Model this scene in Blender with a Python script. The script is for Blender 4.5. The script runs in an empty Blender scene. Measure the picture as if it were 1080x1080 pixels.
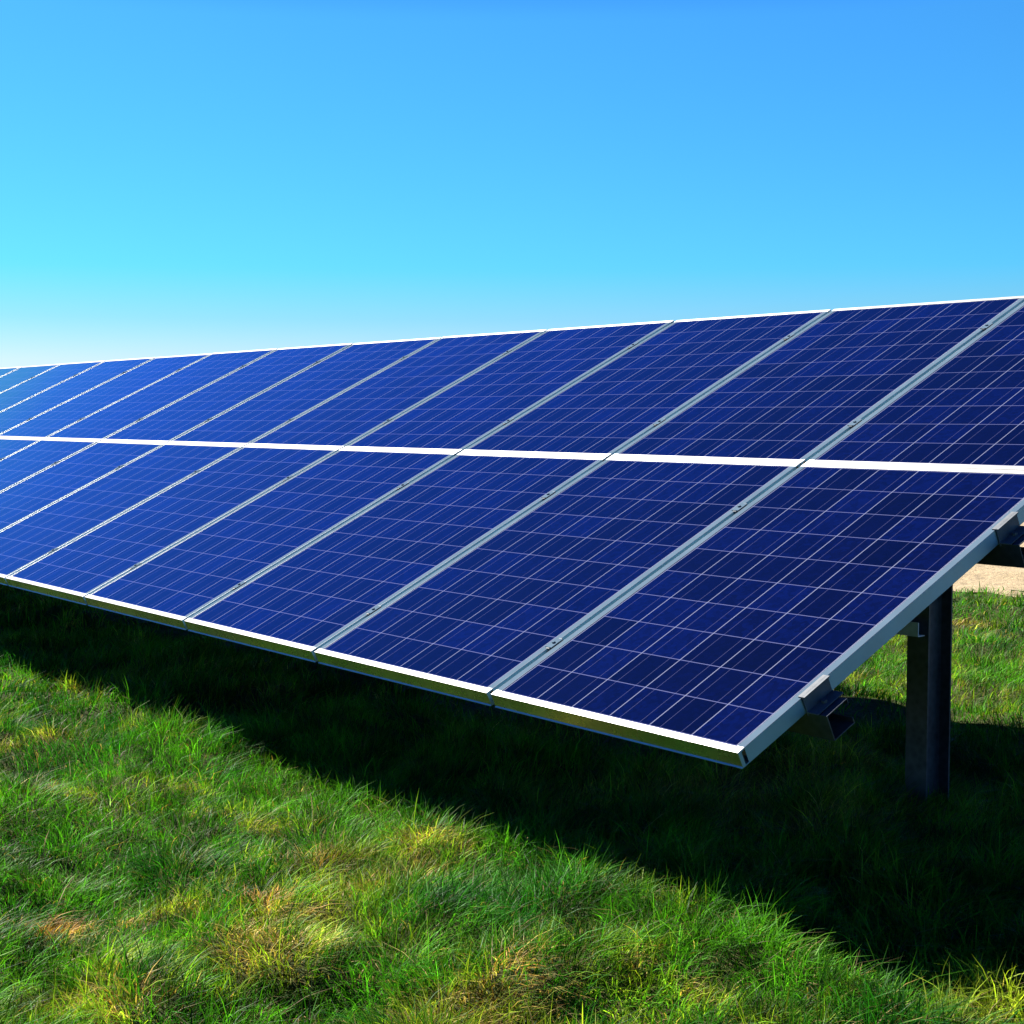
import bpy, bmesh, math, random
import numpy as np
from mathutils import Matrix, Vector

random.seed(7)
rng = np.random.default_rng(11)
R = math.radians
scene = bpy.context.scene
col = scene.collection

# ------------------------------------------------------------------ camera
H = 0.46                       # height of the panels' low edge over the soil
TILT = R(25.573)
cam_d = bpy.data.cameras.new('camera')
cam = bpy.data.objects.new('camera', cam_d)
col.objects.link(cam)
cam_d.sensor_width = 36.0
cam_d.lens = 1603.07 / 1080.0 * 36.0
cam_d.clip_start, cam_d.clip_end = 0.05, 5000
fwd = Vector((-0.78750529, 0.61306781, -0.06311317))
rgt = Vector((0.614292482, 0.789078416, 0.0))
up = Vector((-0.04980124, 0.03876994, 0.99800638))
CAM = Vector((2.52657, -2.65800, 0.81252 + H))
m = Matrix((rgt, up, -fwd)).transposed().to_4x4()
m.translation = CAM
cam.matrix_world = m
scene.camera = cam

# ------------------------------------------------------------------ light
SUN = Vector((-1.0, -0.20, 1.02)).normalized()      # towards the sun
el = math.asin(SUN.z)
az = math.atan2(SUN.x, SUN.y)                       # clockwise from +Y
world = bpy.data.worlds.new('World')
scene.world = world
world.use_nodes = True
wt = world.node_tree
bg = wt.nodes['Background']
sky = wt.nodes.new('ShaderNodeTexSky')
sky.sky_type = 'NISHITA'
sky.sun_disc = False
sky.sun_elevation = el
sky.sun_rotation = az % (2 * math.pi)
sky.altitude = 0
sky.air_density, sky.dust_density, sky.ozone_density = 1.0, 0.25, 3.0
tc = wt.nodes.new('ShaderNodeTexCoord')
# the picture's saturated sky: the clear-sky model graded by height above the horizon
sz = wt.nodes.new('ShaderNodeSeparateXYZ'); wt.links.new(tc.outputs['Generated'], sz.inputs[0])
grade = wt.nodes.new('ShaderNodeValToRGB')
stops = [(0.00, (0.64, 0.72, 0.90)), (0.035, (0.55, 0.69, 0.90)), (0.062, (0.34, 0.66, 0.92)), (0.095, (0.195, 0.71, 1.0)), (0.248, (0.20, 0.715, 1.12)), (0.275, (0.13, 0.52, 1.32)),
         (0.31, (0.10, 0.42, 1.35)), (0.45, (0.06, 0.29, 1.15)), (0.65, (0.045, 0.18, 0.66)), (1.0, (0.035, 0.12, 0.40))]
ge = grade.color_ramp.elements
while len(ge) < len(stops): ge.new(0.5)
for i_, (p_, c_) in enumerate(stops):
    ge[i_].position = p_; ge[i_].color = (*[v / 1.4 for v in c_], 1)
wt.links.new(sz.outputs[2], grade.inputs[0])
mul = wt.nodes.new('ShaderNodeVectorMath'); mul.operation = 'MULTIPLY'
wt.links.new(sky.outputs[0], mul.inputs[0]); wt.links.new(grade.outputs[0], mul.inputs[1])
dim = wt.nodes.new('ShaderNodeVectorMath'); dim.operation = 'SCALE'; dim.inputs['Scale'].default_value = 1.062
wt.links.new(mul.outputs[0], dim.inputs[0])
wt.links.new(dim.outputs[0], bg.inputs['Color'])
bg.inputs['Strength'].default_value = 0.05

sd = bpy.data.lights.new('sun', 'SUN')
sd.energy, sd.angle, sd.color = 5.0, R(0.53), (1.0, 0.95, 0.86)
so = bpy.data.objects.new('sun', sd)
col.objects.link(so)
so.rotation_euler = SUN.to_track_quat('Z', 'Y').to_euler()
so.location = (-8, -4, 12)

scene.view_settings.view_transform = 'Standard'
scene.view_settings.look = 'None'
scene.view_settings.exposure = 2.0
scene.view_settings.gamma = 1.0
scene.render.engine = 'CYCLES'
scene.cycles.max_bounces = 8
scene.cycles.diffuse_bounces = 2
scene.cycles.use_denoising = True

# ------------------------------------------------------------------ node helpers
def mat(name):
    mt = bpy.data.materials.new(name)
    mt.use_nodes = True
    return mt, mt.node_tree, mt.node_tree.nodes['Principled BSDF']

def N(nt, kind, **kw):
    n = nt.nodes.new(kind)
    for k, v in kw.items():
        setattr(n, k, v)
    return n

def math_n(nt, op, a, b=None, c=None):
    n = nt.nodes.new('ShaderNodeMath'); n.operation = op
    for i, v in enumerate((a, b, c)):
        if v is None: continue
        if isinstance(v, (int, float)): n.inputs[i].default_value = v
        else: nt.links.new(v, n.inputs[i])
    return n.outputs[0]

def mixc(nt, fac, a, b, blend='MIX'):
    n = nt.nodes.new('ShaderNodeMix'); n.data_type = 'RGBA'; n.blend_type = blend
    for i, v in ((0, fac), (6, a), (7, b)):
        if isinstance(v, (int, float)): n.inputs[i].default_value = v
        elif isinstance(v, tuple): n.inputs[i].default_value = (*v, 1)
        else: nt.links.new(v, n.inputs[i])
    return n.outputs[2]

def noise(nt, vec, scale, detail=4, rough=0.55):
    n = N(nt, 'ShaderNodeTexNoise'); n.inputs['Scale'].default_value = scale
    n.inputs['Detail'].default_value = detail; n.inputs['Roughness'].default_value = rough
    if vec is not None: nt.links.new(vec, n.inputs['Vector'])
    return n.outputs['Fac']

def ramp(nt, fac, stops):
    n = N(nt, 'ShaderNodeValToRGB')
    e = n.color_ramp.elements
    while len(e) < len(stops): e.new(0.5)
    for i, (p, c) in enumerate(stops):
        e[i].position = p; e[i].color = (*c, 1)
    nt.links.new(fac, n.inputs[0])
    return n.outputs[0]

# ------------------------------------------------------------------ materials
PW, PITCH = 0.990, 1.010       # panel width, spacing along the row
LIP = 0.0235                   # visible width of the frame's top face
DEPTH = 0.045

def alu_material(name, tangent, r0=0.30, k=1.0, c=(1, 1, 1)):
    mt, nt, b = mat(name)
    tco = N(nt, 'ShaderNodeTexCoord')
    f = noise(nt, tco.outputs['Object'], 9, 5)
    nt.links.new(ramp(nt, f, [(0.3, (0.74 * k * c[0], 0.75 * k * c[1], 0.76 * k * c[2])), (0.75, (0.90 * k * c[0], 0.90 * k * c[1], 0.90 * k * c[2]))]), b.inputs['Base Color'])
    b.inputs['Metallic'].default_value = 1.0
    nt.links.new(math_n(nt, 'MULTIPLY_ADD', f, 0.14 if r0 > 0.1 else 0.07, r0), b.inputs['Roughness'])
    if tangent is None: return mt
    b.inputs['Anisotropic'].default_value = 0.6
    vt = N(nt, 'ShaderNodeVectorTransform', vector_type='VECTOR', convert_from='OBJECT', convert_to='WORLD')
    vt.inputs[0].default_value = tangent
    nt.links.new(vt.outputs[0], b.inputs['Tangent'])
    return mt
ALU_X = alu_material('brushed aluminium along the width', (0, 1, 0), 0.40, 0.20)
ALU_Y = alu_material('sky-tinted aluminium along the length', None, 0.55, 0.118, (0.62, 0.93, 1.27))  # matt blue base colour stands in for the sky these bars reflect
_b = ALU_Y.node_tree.nodes['Principled BSDF']
_b.inputs['Metallic'].default_value = 0.0; _b.inputs['Specular IOR Level'].default_value = 0.0

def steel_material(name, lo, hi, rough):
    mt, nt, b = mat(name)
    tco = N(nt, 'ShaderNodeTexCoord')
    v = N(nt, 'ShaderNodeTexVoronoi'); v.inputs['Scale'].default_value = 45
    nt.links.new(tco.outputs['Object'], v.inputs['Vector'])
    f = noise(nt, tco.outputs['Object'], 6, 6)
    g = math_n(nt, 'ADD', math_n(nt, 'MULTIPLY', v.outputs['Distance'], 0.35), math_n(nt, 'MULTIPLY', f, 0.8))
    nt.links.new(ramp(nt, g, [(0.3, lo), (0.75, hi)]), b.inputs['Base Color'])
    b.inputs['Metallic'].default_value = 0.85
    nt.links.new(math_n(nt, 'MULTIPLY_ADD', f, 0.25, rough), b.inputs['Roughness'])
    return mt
ALU_SIDE = alu_material('sky-tinted side aluminium', None, 0.50, 0.46, (0.62, 1.0, 1.22))  # reflected sky painted into the side faces as a blue tint
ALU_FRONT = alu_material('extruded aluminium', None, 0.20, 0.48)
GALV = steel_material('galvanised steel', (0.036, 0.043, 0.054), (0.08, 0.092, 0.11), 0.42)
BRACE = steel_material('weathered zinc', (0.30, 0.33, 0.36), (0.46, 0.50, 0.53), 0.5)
BRACE.node_tree.nodes['Principled BSDF'].inputs['Metallic'].default_value = 0.25
CLAMP = steel_material('clamp aluminium', (0.05, 0.058, 0.066), (0.09, 0.10, 0.112), 0.55)
CLAMP.node_tree.nodes['Principled BSDF'].inputs['Metallic'].default_value = 0.3
BOLT, _nt, _b = mat('dark bolt steel')
_b.inputs['Base Color'].default_value = (0.05, 0.05, 0.05, 1); _b.inputs['Metallic'].default_value = 0.9
_b.inputs['Roughness'].default_value = 0.5

def cell_material():
    mt, nt, b = mat('polycrystalline cells under glass')
    uv = N(nt, 'ShaderNodeUVMap', uv_map='cells')      # u 0..6, v 0..10 across the glass
    sep = N(nt, 'ShaderNodeSeparateXYZ'); nt.links.new(uv.outputs[0], sep.inputs[0])
    u, v = sep.outputs[0], sep.outputs[1]
    fu, fv = math_n(nt, 'FRACT', u), math_n(nt, 'FRACT', v)
    def edge(fr, half):      # 1 near 0 or 1
        d = math_n(nt, 'ABSOLUTE', math_n(nt, 'SUBTRACT', fr, 0.5))
        return math_n(nt, 'GREATER_THAN', d, 0.5 - half)
    gap_u, gap_v = edge(fu, 0.0105), edge(fv, 0.0105)
    def bar(c):
        return math_n(nt, 'LESS_THAN', math_n(nt, 'ABSOLUTE', math_n(nt, 'SUBTRACT', fu, c)), 0.0058)
    bars = math_n(nt, 'MAXIMUM', bar(0.25), bar(0.75))
    # chips missing at cell corners show as small diamonds of the white sheet behind
    cell = N(nt, 'ShaderNodeCombineXYZ')
    nt.links.new(math_n(nt, 'FLOOR', u), cell.inputs[0]); nt.links.new(math_n(nt, 'FLOOR', v), cell.inputs[1])
    oi = N(nt, 'ShaderNodeObjectInfo')
    nt.links.new(math_n(nt, 'MULTIPLY', oi.outputs['Random'], 97.0), cell.inputs[2])
    wn = N(nt, 'ShaderNodeTexWhiteNoise', noise_dimensions='3D'); nt.links.new(cell.outputs[0], wn.inputs[0])
    # crystal grains
    jit = N(nt, 'ShaderNodeVectorMath', operation='ADD')
    off = N(nt, 'ShaderNodeVectorMath', operation='SCALE'); off.inputs['Scale'].default_value = 13.0
    nt.links.new(wn.outputs['Color'], off.inputs[0])
    nt.links.new(uv.outputs[0], jit.inputs[0]); nt.links.new(off.outputs[0], jit.inputs[1])
    vo = N(nt, 'ShaderNodeTexVoronoi'); vo.inputs['Scale'].default_value = 11.0
    nt.links.new(jit.outputs[0], vo.inputs['Vector'])
    vsep = N(nt, 'ShaderNodeSeparateColor'); nt.links.new(vo.outputs['Color'], vsep.inputs[0])
    grain = math_n(nt, 'ADD', math_n(nt, 'MULTIPLY', vsep.outputs[0], 0.35), math_n(nt, 'MULTIPLY', wn.outputs['Value'], 0.65))
    blue = ramp(nt, grain, [(0.0, (0.0001, 0.0005, 0.0068)), (0.5, (0.0002, 0.0008, 0.0128)), (1.0, (0.0004, 0.0021, 0.031))])
    c1 = mixc(nt, math_n(nt, 'MULTIPLY', bars, 0.85), blue, (0.034, 0.036, 0.078))
    c2 = mixc(nt, math_n(nt, 'MULTIPLY', gap_v, 0.9), c1, (0.062, 0.070, 0.145))
    c3 = mixc(nt, math_n(nt, 'MULTIPLY', gap_u, 0.9), c2, (0.12, 0.13, 0.185))
    # a little dust, heavier toward the low edge where rain leaves it
    geo = N(nt, 'ShaderNodeTexCoord')
    dn = noise(nt, geo.outputs['Object'], 3.0, 6, 0.6)
    dust = math_n(nt, 'MULTIPLY', math_n(nt, 'SMOOTH_MIN', dn, 0.6, 0.1), 0.003)
    c4 = mixc(nt, dust, c3, (0.35, 0.33, 0.30))
    nt.links.new(c4, b.inputs['Base Color'])
    b.inputs['Roughness'].default_value = 0.55
    b.inputs['Specular IOR Level'].default_value = 0.0
    b.inputs['Coat Weight'].default_value = 1.0
    b.inputs['Coat IOR'].default_value = 1.45
    nt.links.new(math_n(nt, 'MULTIPLY_ADD', dn, 0.03, 0.01), b.inputs['Coat Roughness'])
    bump = N(nt, 'ShaderNodeBump'); bump.inputs['Strength'].default_value = 0.02; bump.inputs['Distance'].default_value = 0.02
    nt.links.new(noise(nt, geo.outputs['Object'], 2.2, 2), bump.inputs['Height'])
    nt.links.new(bump.outputs[0], b.inputs['Coat Normal'])
    return mt
CELLS = cell_material()
BACK, _nt, _b = mat('white backsheet')
_b.inputs['Base Color'].default_value = (0.30, 0.31, 0.32, 1); _b.inputs['Roughness'].default_value = 0.6
BLACK, _nt, _b = mat('black plastic')
_b.inputs['Base Color'].default_value = (0.02, 0.02, 0.02, 1); _b.inputs['Roughness'].default_value = 0.45

# ------------------------------------------------------------------ mesh helpers
def add_box(bm, x0, x1, y0, y1, z0, z1, mi=0):
    vs = [bm.verts.new((x, y, z)) for z in (z0, z1) for y in (y0, y1) for x in (x0, x1)]
    for q in ((0, 2, 3, 1), (4, 5, 7, 6), (0, 1, 5, 4), (2, 6, 7, 3), (0, 4, 6, 2), (1, 3, 7, 5)):
        f = bm.faces.new([vs[i] for i in q]); f.material_index = mi

def add_prism(bm, prof, a0, a1, axis='X', mi=0):
    """extrude a closed 2-D outline along X (outline in y,z) or Y (outline in x,z) or Z (outline in x,y)"""
    def P(a, p):
        return {'X': (a, p[0], p[1]), 'Y': (p[0], a, p[1]), 'Z': (p[0], p[1], a)}[axis]
    A = [bm.verts.new(P(a0, p)) for p in prof]; B = [bm.verts.new(P(a1, p)) for p in prof]
    n = len(prof)
    for i in range(n):
        f = bm.faces.new((A[i], A[(i + 1) % n], B[(i + 1) % n], B[i])); f.material_index = mi
    for ring in (A[::-1], B):
        f = bm.faces.new(ring); f.material_index = mi

def mesh_of(name, bm, mats, bevel=0.0):
    bmesh.ops.recalc_face_normals(bm, faces=bm.faces[:])
    if bevel:
        bmesh.ops.bevel(bm, geom=[e for e in bm.edges if e.calc_face_angle(0) > 0.5], offset=bevel, segments=2,
                        profile=0.6, affect='EDGES', clamp_overlap=True)
    me = bpy.data.meshes.new(name); bm.to_mesh(me); bm.free()
    for mm in mats: me.materials.append(mm)
    return me

def link(name, me, parent=None):
    o = bpy.data.objects.new(name, me); col.objects.link(o)
    if parent: o.parent = parent
    return o

def tag(o, label=None, cat=None, group=None, kind=None):
    if label: o['label'] = label
    if cat: o['category'] = cat
    if group: o['group'] = group
    if kind: o['kind'] = kind

# ------------------------------------------------------------------ terrain height
_perm = rng.permutation(512)
_grad = rng.random(512)
def vnoise(x, y, s, seed=0):
    x = np.asarray(x) * s + 37.7 * seed + 100; y = np.asarray(y) * s + 11.3 * seed + 100
    xi = np.floor(x).astype(int); yi = np.floor(y).astype(int)
    fx = x - xi; fy = y - yi
    fx = fx * fx * (3 - 2 * fx); fy = fy * fy * (3 - 2 * fy)
    h = lambda a, b: _grad[(_perm[(a + seed * 7) & 511] + b) & 511]
    a = h(xi, yi) * (1 - fx) + h(xi + 1, yi) * fx
    b = h(xi, yi + 1) * (1 - fx) + h(xi + 1, yi + 1) * fx
    return a * (1 - fy) + b * fy

def ground_z(x, y):
    x = np.asarray(x, float); y = np.asarray(y, float)
    base = -0.018 * np.clip(y, 0, 4.2)
    d = np.hypot(x - CAM.x, y - CAM.y)
    near = np.clip(1.5 - d / 25, 0, 1)
    bumps = (vnoise(x, y, 2.3, 1) - 0.5) * 0.10 + (vnoise(x, y, 5.1, 2) - 0.5) * 0.07 + (vnoise(x, y, 0.7, 3) - 0.5) * 0.05
    return base + bumps * near - 0.015

# ------------------------------------------------------------------ ground sheet
def spaced(lo, hi, step, far):
    a = list(np.arange(lo, hi + 1e-6, step)); s = step
    left, right = [lo], [hi]
    while left[-1] > -far: s *= 1.45; left.append(left[-1] - s)
    s = step
    while right[-1] < far: s *= 1.45; right.append(right[-1] + s)
    return np.array(left[:0:-1] + a + right[1:])

def grid_mesh(name, xs, ys, zf, material):
    X, Y = np.meshgrid(xs, ys); Z = zf(X, Y)
    me = bpy.data.meshes.new(name)
    nx, ny = len(xs), len(ys)
    me.from_pydata(np.stack([X, Y, Z], -1).reshape(-1, 3).tolist(), [],
                   [(j * nx + i, j * nx + i + 1, (j + 1) * nx + i + 1, (j + 1) * nx + i) for j in range(ny - 1) for i in range(nx - 1)])
    me.polygons.foreach_set('use_smooth', [True] * len(me.polygons))
    me.materials.append(material)
    return me

SOIL, nt, b = mat('turf soil')
tco = N(nt, 'ShaderNodeTexCoord')
f1 = noise(nt, tco.outputs['Object'], 1.1, 8, 0.65); f2 = noise(nt, tco.outputs['Object'], 40, 4)
c = ramp(nt, f1, [(0.3, (0.016, 0.026, 0.006)), (0.55, (0.035, 0.050, 0.010)), (0.8, (0.075, 0.060, 0.025))])
c = mixc(nt, 0.5, c, mixc(nt, f2, (0.007, 0.010, 0.003), (0.05, 0.05, 0.016)))
# turf seen from afar, beyond the modelled blades
dist = N(nt, 'ShaderNodeVectorMath', operation='DISTANCE'); nt.links.new(tco.outputs['Object'], dist.inputs[0]); dist.inputs[1].default_value = (-2.5, 2.0, 0)
far = N(nt, 'ShaderNodeMapRange'); nt.links.new(dist.outputs['Value'], far.inputs['Value'])
far.inputs['From Min'].default_value = 6.0; far.inputs['From Max'].default_value = 12.0
c = mixc(nt, far.outputs[0], c, ramp(nt, f1, [(0.3, (0.020, 0.050, 0.006)), (0.7, (0.055, 0.085, 0.012))]))
nt.links.new(c, b.inputs['Base Color'])
b.inputs['Roughness'].default_value = 0.95
b.inputs['Specular IOR Level'].default_value = 0.1
bp = N(nt, 'ShaderNodeBump'); bp.inputs['Strength'].default_value = 0.7; bp.inputs['Distance'].default_value = 0.03
nt.links.new(f2, bp.inputs['Height']); nt.links.new(bp.outputs[0], b.inputs['Normal'])
g = link('ground', grid_mesh('ground', spaced(-22, 6, 0.14, 1500), spaced(-6, 14, 0.14, 1500),
          lambda X, Y: ground_z(X, Y) - 0.06 * np.clip((Y - 7.6) / 0.4, 0, 1), SOIL))
tag(g, kind='structure')

DIRT, nt, b = mat('dry sandy soil')
tco = N(nt, 'ShaderNodeTexCoord')
f1 = noise(nt, tco.outputs['Object'], 0.9, 8, 0.6); f2 = noise(nt, tco.outputs['Object'], 9, 7, 0.7)
c = ramp(nt, f1, [(0.3, (0.21, 0.155, 0.078)), (0.7, (0.28, 0.215, 0.118))])
nt.links.new(mixc(nt, 0.45, c, ramp(nt, f2, [(0.36, (0.06, 0.043, 0.024)), (0.48, (0.235, 0.178, 0.097)), (0.7, (0.31, 0.24, 0.14))])), b.inputs['Base Color'])
b.inputs['Roughness'].default_value = 0.95
bp = N(nt, 'ShaderNodeBump'); bp.inputs['Strength'].default_value = 0.8; bp.inputs['Distance'].default_value = 0.06
nt.links.new(f2, bp.inputs['Height']); nt.links.new(bp.outputs[0], b.inputs['Normal'])
DIRT_Y = 7.1
def dirt_edge(x): return DIRT_Y + (vnoise(x, x * 0, 0.9, 5) - 0.5) * 0.5 + (vnoise(x, x * 0, 3.1, 6) - 0.5) * 0.2
me = grid_mesh('dirt_field', np.linspace(-60, 50, 441), np.linspace(0, 1, 101) ** 1.4, lambda X, Y: X * 0, DIRT)
co = np.empty(len(me.vertices) * 3); me.vertices.foreach_get('co', co); co = co.reshape(-1, 3)
e = dirt_edge(co[:, 0]); co[:, 1] = e + co[:, 1] * (60 - e)
co[:, 2] = ground_z(co[:, 0], co[:, 1]) + 0.004 + 0.012 * np.clip((co[:, 1] - e) / 0.6, 0, 1)
me.vertices.foreach_set('co', co.ravel())
tag(link('dirt_field', me), kind='structure')

# ------------------------------------------------------------------ solar panels
TABLE = Matrix.Translation((0, 0, H)) @ Matrix.Rotation(TILT, 4, 'X')   # table space: x along the row, y up the slope, z normal
LOW, UPP, GAP = 1.5055, 1.4835, 0.003

def frame_mesh(L):
    bm = bmesh.new(); W = PW / 2; t = 0.0022
    # end bars (along the width): hollow section seen as top face, outer wall and a small bottom flange
    def bar(sgn, L):
        y0 = 0 if sgn > 0 else L
        prof = [(0, 0), (LIP, 0), (LIP, -0.004), (0.012, -0.006), (0.012, -DEPTH + 0.003), (0.026, -DEPTH + 0.003), (0.026, -DEPTH),
                (-0.0035, -DEPTH), (-0.0035, -DEPTH + 0.0022), (0, -DEPTH + 0.0035)]
        return [(y0 + sgn * p[0], p[1]) for p in prof]
    add_prism(bm, bar(1, L), -W, W, 'X', 0)
    add_prism(bm, bar(-1, L), -W, W, 'X', 0)
    sp = [(0, 0), (LIP, 0), (LIP, -0.004), (0.012, -0.006), (0.012, -DEPTH + 0.003), (0.026, -DEPTH + 0.003), (0.026, -DEPTH), (0, -DEPTH)]
    sp = [(min(p[0], 0.0245), p[1]) for p in sp]
    for s in (-1, 1):
        # side bars butt against the end bars
        add_prism(bm, [(s * (W - p[0]), p[1]) for p in sp], LIP + 0.0004, L - LIP - 0.0004, 'Y', 1)
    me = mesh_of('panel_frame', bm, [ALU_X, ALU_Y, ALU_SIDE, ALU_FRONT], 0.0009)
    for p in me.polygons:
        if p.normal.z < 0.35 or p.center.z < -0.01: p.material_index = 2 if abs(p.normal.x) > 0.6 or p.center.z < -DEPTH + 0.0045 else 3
    return me

def glass_mesh(L):
    bm = bmesh.new(); W = PW / 2 - LIP + 0.004; e = LIP - 0.004
    zt, zb = -0.0015, -0.0065
    # top sits just under the lip's top and ends 0.2 mm inside it
    x0, x1, y0, y1 = -PW / 2 + 0.0248, PW / 2 - 0.0248, LIP + 0.0003, L - LIP - 0.0003
    uvl = bm.loops.layers.uv.new('cells')
    vs = [bm.verts.new(p) for p in ((x0, y0, zt), (x1, y0, zt), (x1, y1, zt), (x0, y1, zt), (x0, y0, zb), (x1, y0, zb), (x1, y1, zb), (x0, y1, zb))]
    top = bm.faces.new(vs[:4]); top.material_index = 0
    for lp, q in zip(top.loops, ((-.02, -.02), (6.02, -.02), (6.02, 10.02), (-.02, 10.02))): lp[uvl].uv = q
    for q in ((7, 6, 5, 4), (0, 4, 5, 1), (1, 5, 6, 2), (2, 6, 7, 3), (3, 7, 4, 0)):
        f = bm.faces.new([vs[i] for i in q]); f.material_index = 1
    return mesh_of('panel_glass', bm, [CELLS, BACK])

def box_mesh(L):
    bm = bmesh.new(); add_box(bm, -0.06, 0.06, L - 0.20, L - 0.10, -0.030, -0.0067)
    return mesh_of('junction_box', bm, [BLACK], 0.003)

ORD = ['first', 'second', 'third', 'fourth', 'fifth', 'sixth', 'seventh', 'eighth', 'ninth', 'tenth', 'eleventh', 'twelfth', 'thirteenth',
       'fourteenth', 'fifteenth', 'sixteenth', 'seventeenth', 'eighteenth', 'nineteenth', 'twentieth']
NCOL = 18
for row, (L, y0) in (('lower', (LOW, 0.0)), ('upper', (UPP, LOW + GAP))):
    proto = bpy.data.objects.new('solar_panel', None); col.objects.link(proto)
    proto.empty_display_size = 0.2
    parts = [link('frame', frame_mesh(L), proto), link('cell_glass', glass_mesh(L), proto), link('junction_box', box_mesh(L), proto)]
    for k in range(NCOL):
        if k == 0: o = proto
        else:
            o = proto.copy(); col.objects.link(o)
            for p in parts:
                q = p.copy(); col.objects.link(q); q.parent = o
        jx, jy = random.gauss(0, 0.0010), random.gauss(0, 0.0010)
        if k == 0: jx = jy = 0
        o.matrix_world = TABLE @ Matrix.Translation((-(k + 0.5) * PITCH + 0.010, y0, 0)) @ Matrix.Rotation(jx * 0.6, 4, 'X') @ Matrix.Rotation(jy * 0.6, 4, 'Y')
        where = 'at the near right end' if k == 0 else f'{ORD[k]} from the near right end'
        tag(o, f'blue solar panel in the {row} row of the array, {where}', 'solar panel', 'solar panels of the array')

# ------------------------------------------------------------------ mounting rack
rack = bpy.data.objects.new('mounting_rack', None); col.objects.link(rack)
rack.location = (-0.52, 1.44, float(ground_z(-0.52, 1.44)))
tag(rack, 'galvanised steel rack of posts and rails carrying the solar panels', 'mounting rack')
bpy.context.view_layer.update()
RINV = rack.matrix_world.inverted()
def rpart(name, me, mw=Matrix()):
    o = link(name, me, rack); o.matrix_parent_inverse = RINV; o.matrix_world = mw; return o

XEND = -NCOL * PITCH - 0.02
PURL = [0.255, 1.145, 1.795, 2.655]
def purlin_mesh():
    bm = bmesh.new(); t = 0.003
    z1, z0, w = -DEPTH - 0.001, -DEPTH - 0.075, 0.085
    prof = [(0, z0), (w, z0), (w, z0 + 0.018), (w - t, z0 + 0.018), (w - t, z0 + t), (t, z0 + t), (t, z1 - t), (w - t, z1 - t),
            (w - t, z1 - 0.016), (w, z1 - 0.016), (w, z1), (0, z1)]
    add_prism(bm, prof, XEND, 0.062, 'X')
    return mesh_of('purlin', bm, [GALV], 0.0008)
pm = purlin_mesh()
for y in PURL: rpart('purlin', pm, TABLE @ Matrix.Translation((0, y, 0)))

def end_clamp_mesh():
    bm = bmesh.new()
    add_box(bm, 0.0015, 0.005, 0, 0.105, -0.052, 0.0035)          # plate against the frame's side
    add_box(bm, -0.010, 0.0015, 0, 0.105, 0.0006, 0.0035)         # lip over the frame
    add_box(bm, 0.005, 0.040, 0, 0.105, -0.0445, -0.041)          # foot on the purlin
    add_box(bm, 0.005, 0.012, 0, 0.105, 0.0000, 0.0035)           # bent rim
    add_prism(bm, [(0.022 + 0.008 * math.cos(a * math.pi / 3), 0.052 + 0.008 * math.sin(a * math.pi / 3)) for a in range(6)], -0.041, -0.033, 'Z')
    return mesh_of('end_clamp', bm, [CLAMP], 0.0006)
ec = end_clamp_mesh()
for y in PURL: rpart('end_clamp', ec, TABLE @ Matrix.Translation((0, y - 0.005, 0)))

def mid_clamp_mesh():
    bm = bmesh.new()
    add_box(bm, -0.015, 0.015, -0.025, 0.025, 0.0006, 0.0024, 1)
    add_box(bm, -0.007, 0.007, -0.030, 0.030, -0.040, 0.0006)
    add_prism(bm, [(0.0055 * math.cos(a * math.pi / 3), 0.0055 * math.sin(a * math.pi / 3)) for a in range(6)], 0.0024, 0.0070, 'Z', 1)
    return mesh_of('mid_clamp', bm, [CLAMP, ALU_Y])
mc = mid_clamp_mesh()
for k in range(1, NCOL):
    for y in PURL: rpart('mid_clamp', mc, TABLE @ Matrix.Translation((-k * PITCH + 0.0, y + 0.03, 0)))

POSTX = [-0.52 - 3.03 * i for i in range(6)]
POSTY = 1.44
def post_mesh(zlo, zhi):
    bm = bmesh.new(); w, d, t = 0.042, 0.062, 0.007
    prof = [(-w, -d), (w, -d), (w, -d + t), (t / 2, -d + t), (t / 2, d - t), (w, d - t), (w, d), (-w, d), (-w, d - t), (-t / 2, d - t), (-t / 2, -d + t), (-w, -d + t)]
    add_prism(bm, prof, zlo, zhi, 'Z')
    return mesh_of('post', bm, [GALV], 0.0012)
ztop = H + POSTY * math.tan(TILT) - 0.135 / math.cos(TILT)
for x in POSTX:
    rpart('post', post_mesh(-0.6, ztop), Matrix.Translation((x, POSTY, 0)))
    bm = bmesh.new(); t = 0.004
    prof = [(0, -0.195), (0.05, -0.195), (0.05, -0.191), (t, -0.191), (t, -0.125), (0.05, -0.125), (0.05, -0.1205), (0, -0.1205)]
    add_prism(bm, [(p[0] - 0.025, p[1]) for p in prof], 0.18, 2.80, 'Y')
    rpart('rafter', mesh_of('rafter', bm, [GALV], 0.0008), TABLE @ Matrix.Translation((x + 0.07, 0, 0)))
bm = bmesh.new()
add_prism(bm, [(0, 0), (0.004, 0), (0.004, 0.046), (0, 0.046)], XEND + 0.4, POSTX[0] + 0.030, 'X')
add_prism(bm, [(0.0041, 0.0), (0.035, 0.0), (0.035, 0.004), (0.0041, 0.004)], XEND + 0.4, POSTX[0] + 0.030, 'X')
rpart('cross_brace', mesh_of('cross_brace', bm, [BRACE]), Matrix.Translation((0, POSTY - 0.066 - 0.035, H + 0.105)))

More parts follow.
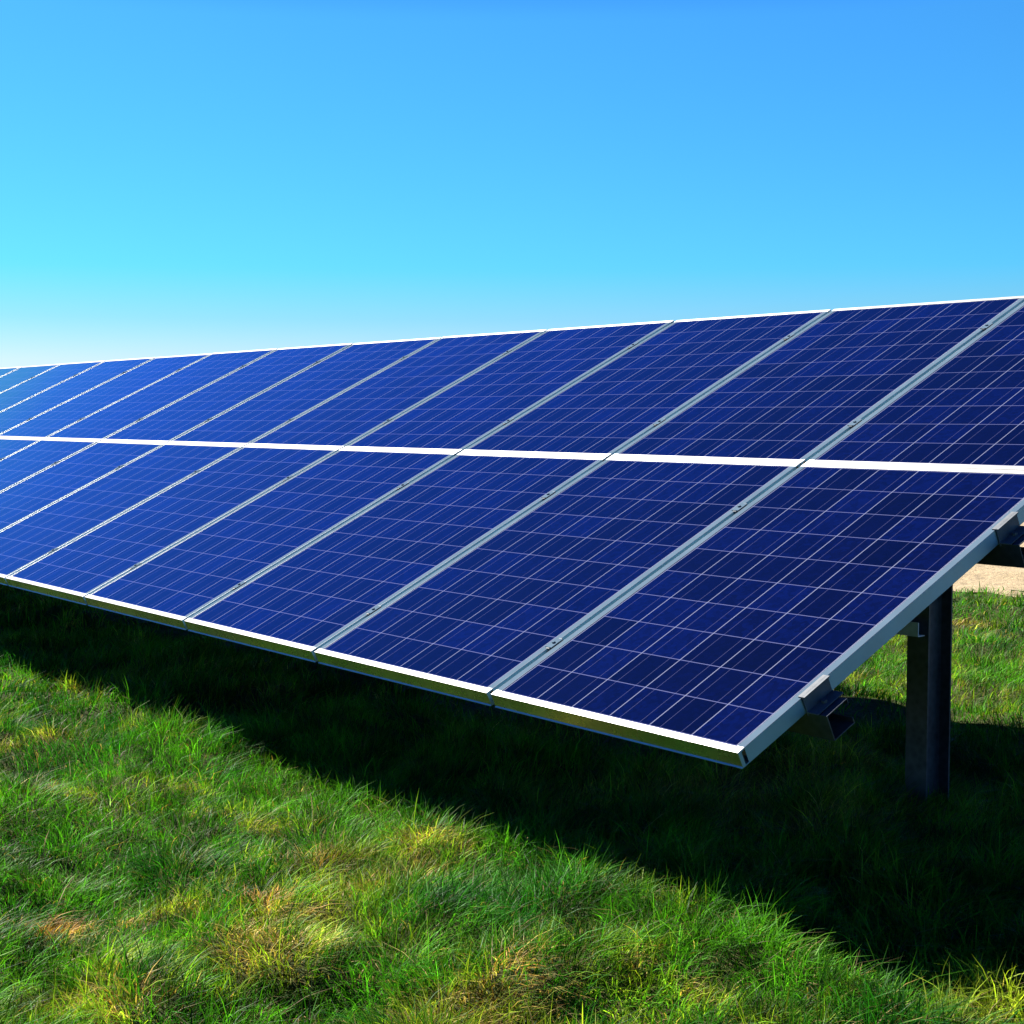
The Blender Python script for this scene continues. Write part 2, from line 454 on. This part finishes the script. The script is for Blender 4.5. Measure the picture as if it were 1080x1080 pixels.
# ------------------------------------------------------------------ grass: every blade a bent strip, gathered in one object
GRASS, nt, b = mat('grass blades')
at = N(nt, 'ShaderNodeAttribute', attribute_name='blade_colour')
nt.links.new(at.outputs['Color'], b.inputs['Base Color'])
b.inputs['Roughness'].default_value = 0.5
b.inputs['Specular IOR Level'].default_value = 0.08
tr = N(nt, 'ShaderNodeBsdfTranslucent')
nt.links.new(mixc(nt, 1.0, at.outputs['Color'], (1.15, 1.25, 0.55), 'MULTIPLY'), tr.inputs['Color'])
mx = N(nt, 'ShaderNodeMixShader'); mx.inputs[0].default_value = 0.38
nt.links.new(b.outputs[0], mx.inputs[1]); nt.links.new(tr.outputs[0], mx.inputs[2])
nt.links.new(mx.outputs[0], nt.nodes['Material Output'].inputs['Surface'])

def scatter():
    """turf density falls off with the distance from where the photographer stands"""
    P = []
    fx, fy = fwd.x, fwd.y; n = math.hypot(fx, fy); fx, fy = fx / n, fy / n
    for d0, d1, dens in ((1.6, 3.2, 20000), (3.2, 4.5, 17000), (4.5, 6.5, 11000), (6.5, 9.5, 5000), (9.5, 14, 2200), (14, 22, 600)):
        half = 0.62
        A = half * (d1 * d1 - d0 * d0)
        k = int(A * dens)
        d = np.sqrt(rng.random(k) * (d1 * d1 - d0 * d0) + d0 * d0)
        a = (rng.random(k) * 2 - 1) * half
        x = CAM.x + d * (fx * np.cos(a) - fy * np.sin(a)); y = CAM.y + d * (fy * np.cos(a) + fx * np.sin(a))
        P.append(np.stack([x, y, d], 1))
    P = np.concatenate(P)
    x, y = P[:, 0], P[:, 1]
    keep = (y < dirt_edge(x) - 0.02 + rng.normal(0, 0.12, len(x)))
    under = (y > 1.2) & (y < 3.0) & (x < -1.5)              # worn thin in the permanent shade
    keep &= ~(under & (rng.random(len(x)) < 0.75))
    keep &= ~((y > 3.0) & (x < -9))
    clump = vnoise(x, y, 9, 9) * 0.6 + vnoise(x, y, 22, 10) * 0.4
    keep &= rng.random(len(x)) < np.clip(0.55 + 1.2 * clump, 0.6, 1)
    return P[keep]
P = scatter()
n = len(P)
x, y, d = P.T
z = ground_z(x, y) - 0.006 + 0.018 * vnoise(x, y, 5.5, 41)
lush = vnoise(x, y, 1.6, 21) * 0.5 + vnoise(x, y, 4.3, 22) * 0.5
dry = vnoise(x, y, 1.7, 31) * 0.30 + vnoise(x, y, 4.5, 32) * 0.40 + vnoise(x, y, 12.0, 33) * 0.30
tuft = vnoise(x, y, 5.5, 41)
length = (0.034 + 0.030 * lush + 0.052 * tuft) * rng.lognormal(0, 0.32, n)
length *= np.where((y > 3.0), 0.8, 1.0)
# rank unmown blades along the drip line by the array's end
tall = np.exp(-(((x - 0.42) / 0.28) ** 2 + ((y - 0.22) / 0.16) ** 2)) * rng.random(n)
length = np.minimum(np.where(tall > 0.55, length * 1.6, length * np.where(y < -0.2, 0.82, 1.0)), 0.17)
width = (0.0015 + 0.0018 * rng.random(n)) * np.where(d > 6.5, 1.5, 1.0) * np.where(d > 9.5, 1.5, 1.0)
# lean: a common sweep that swings from tuft to tuft, plus scatter
sweep = 0.5 + (vnoise(x, y, 1.3, 51) - 0.5) * 3.0
E_ = 0.01
gx = -(vnoise(x + E_, y, 5.5, 41) - vnoise(x - E_, y, 5.5, 41)) / (2 * E_)
gy = -(vnoise(x, y + E_, 5.5, 41) - vnoise(x, y - E_, 5.5, 41)) / (2 * E_)
gx2 = -(vnoise(x + E_, y, 12, 42) - vnoise(x - E_, y, 12, 42)) / (2 * E_)
gy2 = -(vnoise(x, y + E_, 12, 42) - vnoise(x, y - E_, 12, 42)) / (2 * E_)
lx = 0.30 * np.cos(sweep) + 0.15 * gx + 0.05 * gx2 + rng.normal(0, 0.52, n)
ly = 0.30 * np.sin(sweep) + 0.15 * gy + 0.05 * gy2 + rng.normal(0, 0.52, n)
leanaz = np.arctan2(ly, lx)
lean = np.clip(np.hypot(lx, ly), 0.03, 1.25)
face = rng.random(n) * 2 * np.pi
seg = np.where(d < 5.2, 3, 2)

deep = np.array([0.011, 0.078, 0.005]); mid = np.array([0.044, 0.150, 0.007]); yel = np.array([0.20, 0.235, 0.018]); straw = np.array([0.30, 0.20, 0.055])
w1 = np.clip((lush - 0.36) * 2.8 + rng.normal(0, 0.22, n), 0, 1)[:, None]
colr = deep * w1 + mid * (1 - w1)
w2 = np.clip((dry - 0.51) * 4.5 + rng.normal(0, 0.25, n), 0, 1)[:, None]
colr = colr * (1 - w2) + yel * w2
pdry = np.clip((dry - 0.585) * 4.5, 0.03, 0.6)
# burnt patch in the near left and a few smaller ones
burnt = np.zeros(n)
pdry = pdry * (1 - 0.85 * np.exp(-(((x - 0.42) / 0.45) ** 2 + ((y - 0.15) / 0.35) ** 2)))
for cx, cy, rr, pp, bb in ((-1.10, -1.27, 0.075, 1.6, 1.2), (-1.02, -1.10, 0.06, 0.75, 0.2), (-0.97, -0.78, 0.065, 1.3, 0.9), (-0.62, -1.00, 0.10, 0.7, 0.0),
                           (-0.07, -0.61, 0.09, 0.7, 0.25), (-2.42, -0.82, 0.11, 0.7, 0.4), (-1.26, -0.44, 0.10, 0.6, 0.1), (-0.50, -1.36, 0.07, 0.6, 0.3)):
    q = np.exp(-((x - cx) ** 2 + ((y - cy) * 1.2) ** 2) / (2 * rr * rr))
    pdry = np.maximum(pdry, pp * q); burnt = np.maximum(burnt, bb * q)
isdry = rng.random(n) < pdry
thatch = rng.random(n) < 0.07                         # last year's flattened blades
colr = np.where(isdry[:, None], straw * np.array([1, 0.92, 0.85]) ** rng.normal(0, 1.5, n)[:, None], colr)
length = np.where(isdry, length * 0.75, length) * (1 - 0.15 * np.clip(burnt, 0, 1)); lean = np.where(isdry, lean + 0.35, lean)
colr = np.where(thatch[:, None], np.array([0.14, 0.10, 0.04]), colr); lean = np.where(thatch, 1.3, lean); leanaz = np.where(thatch, rng.random(n) * 6.283, leanaz)
colr = np.where((isdry & (rng.random(n) < burnt))[:, None], np.array([0.36, 0.18, 0.040]), colr)
fleck = 0.38 + 1.30 * np.clip((vnoise(x, y, 15, 61) * 0.6 + vnoise(x, y, 31, 62) * 0.4 - 0.25) * 2, 0, 1)   # fine patchy tone, its dark end putting shaded hollows into the colour
colr = np.clip(colr * np.array([0.84, 0.92, 0.85]) * (fleck * rng.lognormal(0, 0.42, n))[:, None], 0.004, 0.8)

def blades(sel, S):
    k = len(sel); c0, s0 = np.cos(face[sel]), np.sin(face[sel])
    la, sa = np.cos(leanaz[sel]), np.sin(leanaz[sel])
    vs = []
    for i in range(S + 1):
        t = i / S
        out = length[sel] * lean[sel] * t ** 1.8 * 0.85
        h = length[sel] * (t - 0.32 * lean[sel] * t * t)
        ww = width[sel] * 0.5 * (1 - 0.25 * t) if i < S else None
        bx, by, bz = x[sel] + la * out, y[sel] + sa * out, z[sel] + h
        if ww is not None:
            vs.append(np.stack([bx - c0 * ww, by - s0 * ww, bz], 1)); vs.append(np.stack([bx + c0 * ww, by + s0 * ww, bz], 1))
        else:
            vs.append(np.stack([bx, by, bz], 1))
    V = np.stack(vs, 1)                       # k, 2S+1, 3
    q = [(2 * i, 2 * i + 1, 2 * i + 3, 2 * i + 2) for i in range(S - 1)]
    return V.reshape(-1, 3), np.array(q), (2 * S - 2, 2 * S - 1, 2 * S), 2 * S + 1

VV, LOOPS, SIZES, CC = [], [], [], []
base = 0
for S in (3, 2):
    sel = np.nonzero(seg == S)[0]
    V, q, tri, nv = blades(sel, S)
    k = len(sel); o = base + np.arange(k)[:, None] * nv
    one = np.concatenate([q.ravel(), np.array(tri)])
    LOOPS.append((o + one[None]).ravel()); SIZES.append(np.tile(np.array([4] * len(q) + [3]), k))
    VV.append(V); CC.append(np.repeat(colr[sel], nv, 0)); base += len(V)
VV, LOOPS, SIZES, CC = map(np.concatenate, (VV, LOOPS, SIZES, CC))
me = bpy.data.meshes.new('grass')
me.vertices.add(len(VV)); me.vertices.foreach_set('co', VV.astype(np.float32).ravel())
me.loops.add(len(LOOPS)); me.loops.foreach_set('vertex_index', LOOPS.astype(np.int32))
me.polygons.add(len(SIZES)); me.polygons.foreach_set('loop_start', (np.cumsum(SIZES) - SIZES).astype(np.int32))
me.update(calc_edges=True)
ca = me.attributes.new('blade_colour', 'FLOAT_COLOR', 'POINT')
ca.data.foreach_set('color', np.concatenate([CC, np.ones((len(CC), 1))], 1).astype(np.float32).ravel())
me.polygons.foreach_set('use_smooth', np.ones(len(SIZES), bool))
me.materials.append(GRASS)
gr = link('grass', me)
tag(gr, 'tufted green and straw coloured grass growing round the solar array', 'grass', kind='stuff')
print('blades', n)
